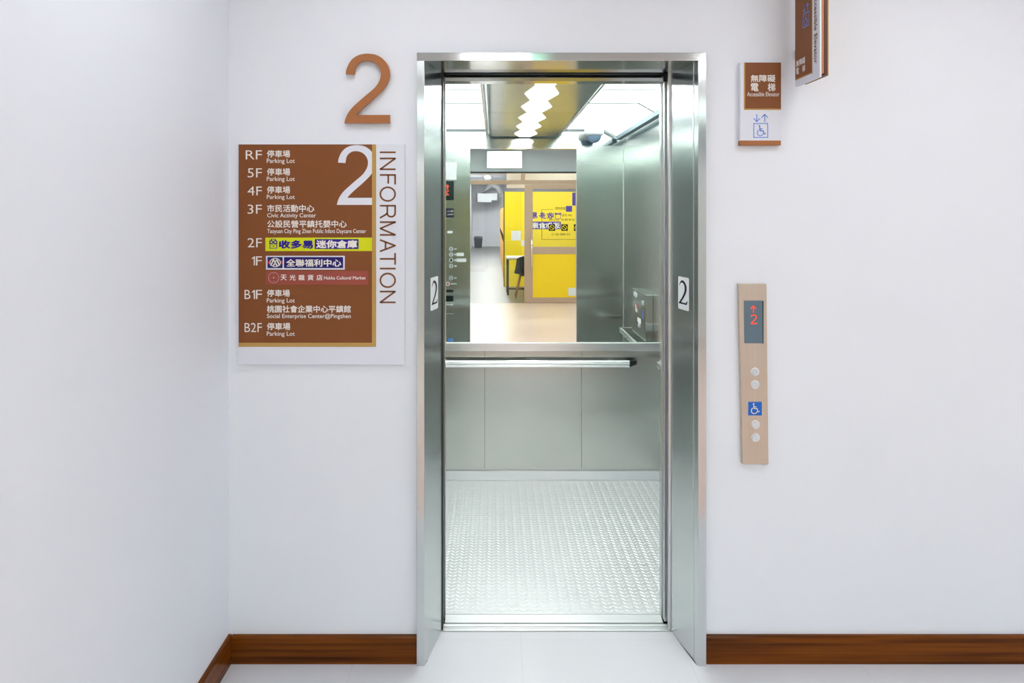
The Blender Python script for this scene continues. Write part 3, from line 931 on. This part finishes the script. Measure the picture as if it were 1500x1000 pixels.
def arrow(mb, c, w_, h_, up, t, o, r, u):
    s_ = 1 if up else -1
    mb.stroke([(c[0], c[1] - s_ * h_ / 2), (c[0], c[1] + s_ * h_ / 2)], t, o, r, u)
    mb.stroke([(c[0] - w_ / 2, c[1] + s_ * (h_ / 2 - w_ * .5)), (c[0], c[1] + s_ * h_ / 2), (c[0] + w_ / 2, c[1] + s_ * (h_ / 2 - w_ * .5))], t, o, r, u)


# accessible lift wall sign
rect, txt, k_ = plane(SW - .020)
a = W(1113.6, 212.5, SW - .020)
e = empty('accessible_elevator_sign', (a.x, SW, a.z), 'flat brown and white accessible lift sign on the wall right of the lift', 'sign')
rect(MB(), 1084.2, 1144, 91.3, 205.8, .020, 0).build('white_plate', 'white', e, .001)
d = MB(); rect(d, 1084.2, 1144, 205.8, 212.5, .020, 0); d.build('bottom_strip', 'brown_num', e, .0006)
d = MB(); rect(d, 1091.4, 1143.9, 91.6, 159, .0006, .0008); d.build('brown_field', 'brown', e)
d = MB(); rect(d, 1089.6, 1091.4, 91.6, 161, .0006, .0008); rect(d, 1091.4, 1143.9, 159, 161, .0006, .0008); d.build('gold_border', 'gold', e)
d = MB(); txt(d, '無障礙', 1099.4, 1135.6, 109.5, 120.2, .0014, .02); txt(d, '電', 1099.4, 1111, 121.8, 133.8, .0014, .02); txt(d, '梯', 1124.2, 1135.6, 121.8, 133.8, .0014, .02)
d.build('chinese_name', 'ink_white', e)
d = MB(); txt(d, 'Accessible Elevator', 1094.2, 1141.4, 134.8, 141, .0014, .004, True); d.build('english_name', 'ink_white', e)
d = MB()
q = W(1114.4, 191, SW - .0206); OO = (q.x, SW - .0206, q.z)
hw = 10.2 * k_
d.stroke([(-hw, -hw), (hw, -hw), (hw, hw), (-hw, hw), (-hw, -hw)], 1.2 * k_, OO, XR, ZU)
wheelchair(d, (0, 0), 17 * k_, OO, XR, ZU)
arrow(d, (-5.8 * k_, 18.3 * k_), 9 * k_, 10.5 * k_, False, 1.3 * k_, OO, XR, ZU)
arrow(d, (5.8 * k_, 18.3 * k_), 9 * k_, 10.5 * k_, True, 1.3 * k_, OO, XR, ZU)
d.build('pictogram', 'light_blue', e)

# projecting sign
PX, PY0, PY1, PZ0, PZ1 = 1.065, 2.256, 2.440, 2.0445, 2.50
e = empty('projecting_sign', (1.08, SW, PZ0), 'brown and white blade sign sticking out from the wall at the upper right', 'sign')
box(PX, PX + .006, PY0, PY1, PZ0, PZ1).build('white_plate', 'white', e, .0006)
box(PX + .006, PX + .0165, PY0 + .004, PY1 - .004, PZ0 + .014, PZ1 - .014).build('core', 'copper', e)
box(PX + .0165, PX + .0265, PY0 + .001, PY1 - .025, PZ0 + .008, PZ1 - .008).build('back_box', 'brown_dark', e)
box(PX + .0265, PX + .0295, PY0 + .001, PY1 - .020, PZ0 + .006, PZ1 - .006).build('gold_plate', 'gold', e)
for z in (2.15, 2.40):
    box(PX + .008, PX + .02, PY1 - .012, SW, z, z + .03).build('bracket', 'brown_dark', e)
OF = Vector((PX - .0006, PY1, 0)); RF_ = Vector((0, -1, 0))
d = MB(); d.rect(.001, .129, 2.072, PZ1 - .002, OF, RF_, ZU, .0005); d.build('brown_field', 'brown', e)
d = MB(); d.rect(.129, .133, 2.066, PZ1 - .002, OF, RF_, ZU, .0005); d.rect(.001, .129, 2.068, 2.072, OF, RF_, ZU, .0005); d.build('gold_border', 'gold', e)
OF2 = OF - Vector((.0006, 0, 0))
d = MB()
text(d, '無障礙', OF2 + RF_ * .011 + ZU * 2.113, RF_, ZU, .070, .023, .02)
text(d, '電', OF2 + RF_ * .011 + ZU * 2.086, RF_, ZU, .022, .023, .02)
text(d, '梯', OF2 + RF_ * .059 + ZU * 2.086, RF_, ZU, .022, .023, .02)
d.build('chinese_name', 'ink_white', e)
d = MB(); text(d, 'Accessible Elevator', OF2 + RF_ * .146 + ZU * 2.330, -ZU, RF_, .235, .024, .006); d.build('english_name', 'ink_brown', e)
d = MB()
cu, cz, hw = .0865, 2.260, .0225
d.stroke([(cu - hw, cz - hw), (cu + hw, cz - hw), (cu + hw, cz + hw), (cu - hw, cz + hw), (cu - hw, cz - hw)], .003, OF2, RF_, ZU)
wheelchair(d, (cu, cz), .038, OF2, RF_, ZU)
arrow(d, (cu - .012, cz + .041), .018, .024, False, .003, OF2, RF_, ZU)
arrow(d, (cu + .012, cz + .041), .018, .024, True, .003, OF2, RF_, ZU)
d.build('pictogram', 'light_blue', e)

# hall call panel
CD = SW - .018
rect, txt, k_ = plane(CD)
a = W(1105, 680, CD)
e = empty('hall_call_panel', (a.x, SW, a.z), 'tall narrow lift call panel with red 2 display, on the right wall area', 'control panel')
cpn = MB()
cs = [W(1088, 680, CD), W(1126, 680, CD), W(1123, 415.5, CD), W(1082, 415.5, CD)]
cpn.prism([(p.x, p.z) for p in cs], (0, CD, 0), XR, ZU, .018)
cpn.build('faceplate', 'panel_taupe', e, .002)
d = MB(); dd = [W(1090.3, 502.5, CD), W(1117.3, 502.5, CD), W(1116.8, 440, CD), W(1089.5, 440, CD)]
d.prism([(p.x, p.z) for p in dd], (0, CD - .0012, 0), XR, ZU, .001)
sc_ = d.build('display', 'screen', e)
d = MB(); rect(d, 1117.0, 1118.4, 440.5, 503, .0008, .0008); d.build('display_edge', 'ink_black', e)
d = MB(); q = W(1103.6, 453, CD - .002); OO = (q.x, CD - .002, q.z)
d.stroke([(0, -4.5 * k_), (0, 4.5 * k_)], 1.7 * k_, OO, XR, ZU)
d.stroke([(-3.6 * k_, 1.2 * k_), (0, 5 * k_), (3.6 * k_, 1.2 * k_)], 1.7 * k_, OO, XR, ZU)
q = W(1104.2, 467.5, CD - .002); OO = (q.x, CD - .002, q.z)
d.stroke([(-3.9 * k_, 4.0 * k_), (-2.4 * k_, 6.2 * k_), (2.2 * k_, 6.2 * k_), (3.8 * k_, 4.0 * k_), (3.0 * k_, 1.2 * k_), (-4.0 * k_, -6.2 * k_), (4.6 * k_, -6.2 * k_)], 1.8 * k_, OO, XR, ZU)
tag(d.build('digits', 'led_red', e), 'red lit up arrow over the number 2')
for px, py in ((1105.5, 544.2), (1105.8, 563), (1106.6, 621.6), (1106.4, 640.5)):
    q = W(px, py, CD)
    bt = MB(); bt.disc(0, 0, 6.4 * k_, 6.4 * k_, (q.x, CD - .003, q.z), XR, ZU, .004)
    bt = bt.build('button', 'alu', e, .001)
    d = MB(); d.disc(0, 0, 4.6 * k_, 4.6 * k_, (q.x, CD - .0055, q.z), XR, ZU, .003); d.build('button_face', 'button', bt, .0006)
d = MB(); rect(d, 1096, 1115.9, 588.4, 608.2, .0006, .0008); st = d.build('access_sticker', 'sign_blue', e)
d = MB(); q = W(1105.6, 598, CD - .0014); wheelchair(d, (0, 0), 16.5 * k_, (q.x, CD - .0014, q.z), XR, ZU); d.build('pictogram', 'ink_white', st)

# ------------------------------------------------------------------ shop front behind the photographer (seen in the mirror)
SD = 2 * BACK - HY0
pxm = SD / F
e = empty('bright_rectangle', (.18, HY0 + .03, 2.40), 'blank bright white rectangle on the grey bulkhead over the shop entrance, seen in the mirror', 'light')  # white rectangle with an emissive face
fr = MB()
rect, txt, dot = hall_side(HY0 + .05)
rect(MB(), 713, 765, 221, 246.5, .05, .0).build('housing', 'white_plastic', e)
d = MB(); rect(d, 713.8, 764.2, 221.6, 245.8, .001, .0015); d.build('face', 'bright_face', e)
wf = MB()
wf.box(HX0, HX1, HY0 - .12, HY0, 2.335, HZ)
struct('wall_front', wf, 'bulkhead', 'grey bulkhead wall over the glass shop front, seen in the mirror', 'wall')
struct('wall_front_side', box(1.62, HX1, HY0 - .12, HY0, 0, 2.335), 'wall', 'white wall beside the shop entrance', 'wall')
tr = MB()
tr.box(HX0, 1.62, HY0 - .10, HY0 + .004, 2.310, 2.335)
struct('trim_4', tr, 'black', 'thin black line under the grey bulkhead', 'trim')
wn = empty('window_1', (-.2, HY0, 0), 'clear fixed shop window left of the yellow glass door, seen in the mirror', 'window')
wn['kind'] = 'structure'
f_ = MB()
f_.box(HX0, 1.62, HY0 - .06, HY0, 2.11, 2.185)
f_.box(.47, .55, HY0 - .06, HY0, 2.185, 2.31)
f_.box(HX0, HX0 + .06, HY0 - .06, HY0, 0, 2.31).box(1.55, 1.62, HY0 - .06, HY0, 0, 2.31)
f_.build('frame', 'tan', wn)
gl = MB(); gl.box(HX0 + .06, .50, HY0 - .034, HY0 - .028, 0.002, 2.11); gl.build('pane', 'glass', wn)
gl = MB(); gl.box(HX0 + .06, .47, HY0 - .034, HY0 - .028, 2.185, 2.31); gl.build('pane', 'glass', wn)
gl = MB(); gl.box(.55, 1.55, HY0 - .034, HY0 - .028, 2.185, 2.31); gl.build('pane', 'glass', wn)
dr = empty('door_1', (1.05, HY0, 0), 'glass shop door with tan frame and yellow lower panel, seen in the mirror', 'door')
dr['kind'] = 'structure'
f_ = MB()
f_.box(.535, .685, HY0 - .05, HY0 - .004, .005, 2.105)
f_.box(1.45, 1.545, HY0 - .05, HY0 - .004, .005, 2.105)
f_.box(.685, 1.45, HY0 - .05, HY0 - .004, .005, .10)
f_.box(.685, 1.45, HY0 - .05, HY0 - .004, .872, 1.0)
f_.box(.685, 1.45, HY0 - .05, HY0 - .004, 2.03, 2.105)
f_.build('frame', 'tan', dr, .002)
box(.685, 1.45, HY0 - .034, HY0 - .014, .10, .872).build('lower_panel', 'yellow_door', dr)
gp = box(.685, 1.45, HY0 - .030, HY0 - .024, 1.0, 2.03).build('pane', 'glass', dr)
hd = MB()
hx_ = R(778.8, 343, SD - .05).x
hd.tube([(hx_, HY0 + .05, .62), (hx_, HY0 + .05, 1.22)], .013)
hd.tube([(hx_, HY0 - .004, .68), (hx_, HY0 + .05, .68)], .009)
hd.tube([(hx_, HY0 - .004, 1.16), (hx_, HY0 + .05, 1.16)], .009)
hd.build('handle', 'chrome', dr)
rect, txt, dot = hall_side(HY0 - .020)
d = MB(); rect(d, 838.3, 843, 282, 301, .0005, 0.); rect(d, 829, 838, 301.5, 310, .0005, 0.); d.build('sticker', 'purple', dr)
d = MB()
for i, ch in enumerate('易多收'):
    txt(d, ch, 777.6 + i * 11.6, 788 + i * 11.6, 310.8, 320.4, .001, .04)
q = R(817.5, 315, SD + .02); OO = (q.x, HY0 - .019, q.z); sc = pxm * .78
d.stroke([(-5 * sc, 2.2 * sc), (-5 * sc, -6.5 * sc), (5 * sc, -6.5 * sc), (5 * sc, 2.2 * sc)], .9 * sc, OO, -XR, ZU)
d.stroke([(-5.2 * sc, 4 * sc), (-5.2 * sc, 1 * sc), (0, 2.2 * sc), (5.2 * sc, 1 * sc), (5.2 * sc, 4 * sc), (0, 2.4 * sc), (-5.2 * sc, 4 * sc)], 1.5 * sc, OO, -XR, ZU)
d.build('lettering', 'purple', dr)
d = MB(); rect(d, 777.6, 821.6, 324.4, 335.6, .0005, 0.); pb = d.build('sticker', 'purple', dr)
d = MB(); txt(d, '迷你倉庫', 778.6, 820.6, 325.4, 334.8, .001, .03); d.build('white_lettering', 'ink_white', pb)
d = MB()
txt(d, '服務時間', 813.5, 828.5, 303, 307.2, .001)
txt(d, '24H 自助', 823, 838, 313, 317, .001)
txt(d, '全年無休 24小時', 804, 842.5, 320, 323.4, .0016)
txt(d, '03-888-8512', 808, 835, 341.5, 344.6, .001)
d.build('lettering', 'ink_black', dr)
d = MB()
rect(d, 793.4, 794.0, 306.6, 351, .0003, .0016); rect(d, 793.4, 811, 306.6, 307.1, .0003, .0016); rect(d, 793.4, 844, 350.5, 351, .0003, .0016)
for x0, x1 in ((803.8, 813.2), (822.2, 831.8), (840.5, 850)):
    rect(d, x0, x1, 328.4, 338, .0003, .0018)
d.build('printed_lines', 'ink_black', dr)
d = MB()
for x0 in (803.8, 822.2, 840.5):
    q = R(x0 + 4.7, 333.2, SD + .02); OO = (q.x, HY0 - .0178, q.z)
    d.ring(0, 0, 3.6 * pxm, 3.6 * pxm, .7 * pxm, OO, -XR, ZU, 20)
    d.stroke([(-2.4 * pxm, -2.4 * pxm), (2.4 * pxm, 2.4 * pxm)], .7 * pxm, OO, -XR, ZU)
d.build('pictogram', 'yellow', dr)
d = MB(); rect, txt, dot = hall_side(HY0 - .013); rect(d, 832.5, 846, 421.5, 433, .0006, 0.); tag(d.build('notice', 'paper', dr), 'white paper stuck on the yellow panel')

# shop interior
SYF = -24.8
struct('floor', box(-1.3, 4.0, SYF - .1, HY0 - .02, -.06, 0), 'tile_grey', 'grey tiled floor of the shop corridor, seen in the mirror', 'floor')
struct('wall_shop_end', box(-1.3, 4.0, SYF - .1, SYF, 0, 3.05), 'white_shop', 'white far wall of the shop corridor, seen in the mirror', 'wall')
struct('wall_shop_left', box(-1.17, -1.05, SYF, HY0 - .12, 0, 3.05), 'white_shop', 'white left wall of the shop corridor', 'wall')
struct('wall_shop_right', box(3.9, 4.0, SYF, HY0 - .12, 0, 3.05), 'white_shop', 'white right wall of the shop', 'wall')
struct('ceiling_shop', box(-1.3, 4.0, SYF - .1, HY0 - .12, 3.0, 3.08), 'ceil', 'white ceiling of the shop', 'ceiling')
struct('trim_6', box(.30, 3.9, -8.4, -8.3, 2.2, 3.0), 'grey_fascia', 'grey fascia over the yellow partition in the shop', 'trim')
struct('door_2', box(-1.05, -1.02, -20.0, -15.5, .02, 2.0), 'bluedoor', 'blue sliding door along the left wall of the shop corridor', 'door')
for i, y in enumerate((-5.2, -8.0, -11.0, -14.5, -18.0, -21.5)):
    x = -.25
    e = empty('ceiling_light', (x, y, 2.96), 'white strip light on the shop corridor ceiling, %s from the glass front' % ('nearest', 'second', 'third', 'fourth', 'fifth', 'farthest')[i], 'light', 'strip lights in the shop')
    box(x - .12, x + .12, y - .62, y + .62, 2.97, 3.0).build('housing', 'white_plastic', e)
    box(x - .10, x + .10, y - .60, y + .60, 2.955, 2.97).build('diffuser', 'shop_panel' if i < 2 else 'shop_panel_bright', e)
for i, y in enumerate((-5.1, -7.5)):
    e = empty('ceiling_light', (1.6, y, 2.96), ('white strip light over the shop desk', 'white strip light above the yellow partition')[i], 'light', 'strip lights in the shop')
    box(1.0, 2.2, y - .12, y + .12, 2.97, 3.0).build('housing', 'white_plastic', e)
    box(1.02, 2.18, y - .10, y + .10, 2.955, 2.97).build('diffuser', 'shop_panel', e)

# yellow partition with papers
YP = -6.73
pt = empty('yellow_partition', (1.5, YP, 0), 'tall yellow partition panel behind the desk in the shop, seen in the mirror', 'partition')
box(.223, 3.88, YP - .06, YP, 0, 2.065).build('panel', 'yellow', pt)
box(.205, .223, YP - .06, YP + .004, 0, 2.065).build('edge_strip', 'ink_black', pt)
rect, txt, dot = hall_side(YP)
d = MB(); rect(d, 749, 763, 338, 352, .001, .0015); tag(d.build('notice', 'paper'), 'larger white paper on the yellow partition above the desk', 'notice')
d = MB(); rect(d, 763.2, 768.6, 352, 360, .001, .0015); tag(d.build('notice', 'paper'), 'smaller white paper on the yellow partition, lower right of the larger one', 'notice')

# desk
dk = empty('desk', (.85, -5.45, 0), 'white topped desk with black frame by the yellow partition in the shop', 'desk')
box(.245, 1.45, -5.75, -5.15, .70, .735).build('tabletop', 'white_plastic', dk, .004)
for x in (.265, 1.43):
    for y in (-5.72, -5.18):
        box(x - .02, x + .02, y - .02, y + .02, 0, .70).build('leg', 'plastic_black', dk)
ap = MB()
ap.box(.285, 1.41, -5.73, -5.71, .655, .70).box(.285, 1.41, -5.73, -5.71, .05, .08).box(.255, .275, -5.70, -5.20, .655, .70)
ap.build('rail', 'plastic_black', dk)

# chair: moulded shell on splayed wooden legs, its back towards the door
cx, cy = .62, -4.86
ch = empty('shell_chair', (cx, cy, 0), 'black moulded chair with light wooden legs at the shop desk, seen in the mirror', 'chair')
sh = MB()
nu, nv = 10, 14
prof = [(-.22, .44), (-.20, .455), (-.10, .445), (0, .435), (.10, .435), (.16, .45), (.20, .49), (.225, .56), (.24, .64), (.25, .72), (.255, .78), (.255, .80)]
vs, fs = [], []
for i, (dy, z) in enumerate(prof):
    t = i / (len(prof) - 1)
    wdt = .20 + .045 * math.sin(math.pi * min(1, t * 1.25)) - (.06 if i >= len(prof) - 1 else 0) - (.03 if i == 0 else 0)
    for jx in range(nu + 1):
        sx = -1 + 2 * jx / nu
        curl = abs(sx) ** 3
        if t < .45:
            vs.append((cx + sx * wdt, cy + dy, z + curl * .06))
        else:
            vs.append((cx + sx * wdt, cy + dy - curl * .09, z - (.03 * curl if t > .9 else 0)))
n_ = nu + 1
for i in range(len(prof) - 1):
    for jx in range(nu):
        fs.append((i * n_ + jx, i * n_ + jx + 1, (i + 1) * n_ + jx + 1, (i + 1) * n_ + jx))
sh.add(vs, fs, True)
so = sh.build('seat_shell', 'plastic_black', ch)
sol = so.modifiers.new('solidify', 'SOLIDIFY'); sol.thickness = .014; sol.offset = 0
sb = so.modifiers.new('subsurf', 'SUBSURF'); sb.levels = 1; sb.render_levels = 2
for sx in (-1, 1):
    for sy in (-1, 1):
        MB().tube([(cx + sx * .12, cy + sy * .11, .425), (cx + sx * .215, cy + sy * .20, .003)], [.017, .011], 10).build('leg', 'beech', ch)
br = MB(); br.tube([(cx - .12, cy - .11, .415), (cx + .12, cy + .11, .415)], .009, 8).tube([(cx + .12, cy - .11, .415), (cx - .12, cy + .11, .415)], .009, 8)
br.build('under_frame', 'plastic_black', ch)

# lockers along the corridor
for i, (y0, y1, lab) in enumerate(((-9.2, -7.6, 'orange yellow locker unit at the near end of the shop corridor row'), (-12.2, -9.25, 'orange yellow locker unit in the middle of the shop corridor row'),
                                   (-16.5, -12.25, 'orange yellow locker unit at the far end of the shop corridor row'))):
    e = empty('locker', (.45, y1, 0), lab, 'locker', 'lockers along the shop corridor')
    box(.23, .75, y0, y1 - .01, 0, 1.74).build('body', 'orange', e)
    nd = 3
    for k in range(nd):
        a, b = y0 + (y1 - y0) * k / nd, y0 + (y1 - y0) * (k + 1) / nd
        dd = box(.212, .229, a + .02, b - .02, .06, 1.70).build('door', 'orange', e, .003)
        box(.196, .212, b - .12, b - .10, .95, 1.10).build('handle', 'plastic_black', dd)

# air conditioner and trash can at the far end
D_ = 32.0
e = empty('air_conditioner', (-.3, -23.9, 2.1), 'white boxy air conditioner with a curved duct at the end of the shop corridor', 'air conditioner')
rect, txt, dot = hall_side(-23.7)
f_ = MB(); rect(f_, 699.5, 728.5, 283, 293, .9, 0); rect(f_, 699.5, 720, 293, 296, .9, 0); f_.build('casing', 'white_plastic', e, .01)
f_ = MB(); q0 = R(712, 283, 2 * BACK + 23.9)
f_.tube([(q0.x - .1, -24.1, q0.z - .02), (q0.x, -24.1, q0.z + .25), (q0.x + .25, -24.1, q0.z + .40), (q0.x + .55, -24.1, q0.z + .30), (q0.x + .7, -24.1, q0.z)], .13, 14)
f_.build('duct', 'white_plastic', e)
e = empty('trash_can', (-.74, -23.6, 0), 'black lidded trash can at the end of the shop corridor', 'trash can')
MB().hexa([(-.90, -23.75, .003), (-.90, -23.45, .003), (-.58, -23.45, .003), (-.58, -23.75, .003), (-.94, -23.80, .44), (-.94, -23.40, .44), (-.54, -23.40, .44), (-.54, -23.80, .44)]).build('bin', 'plastic_black', e, .01)
MB().hexa([(-.96, -23.82, .44), (-.96, -23.38, .44), (-.52, -23.38, .44), (-.52, -23.82, .44), (-.90, -23.75, .53), (-.90, -23.45, .53), (-.58, -23.45, .53), (-.58, -23.75, .53)]).build('lid', 'plastic_black', e, .01)
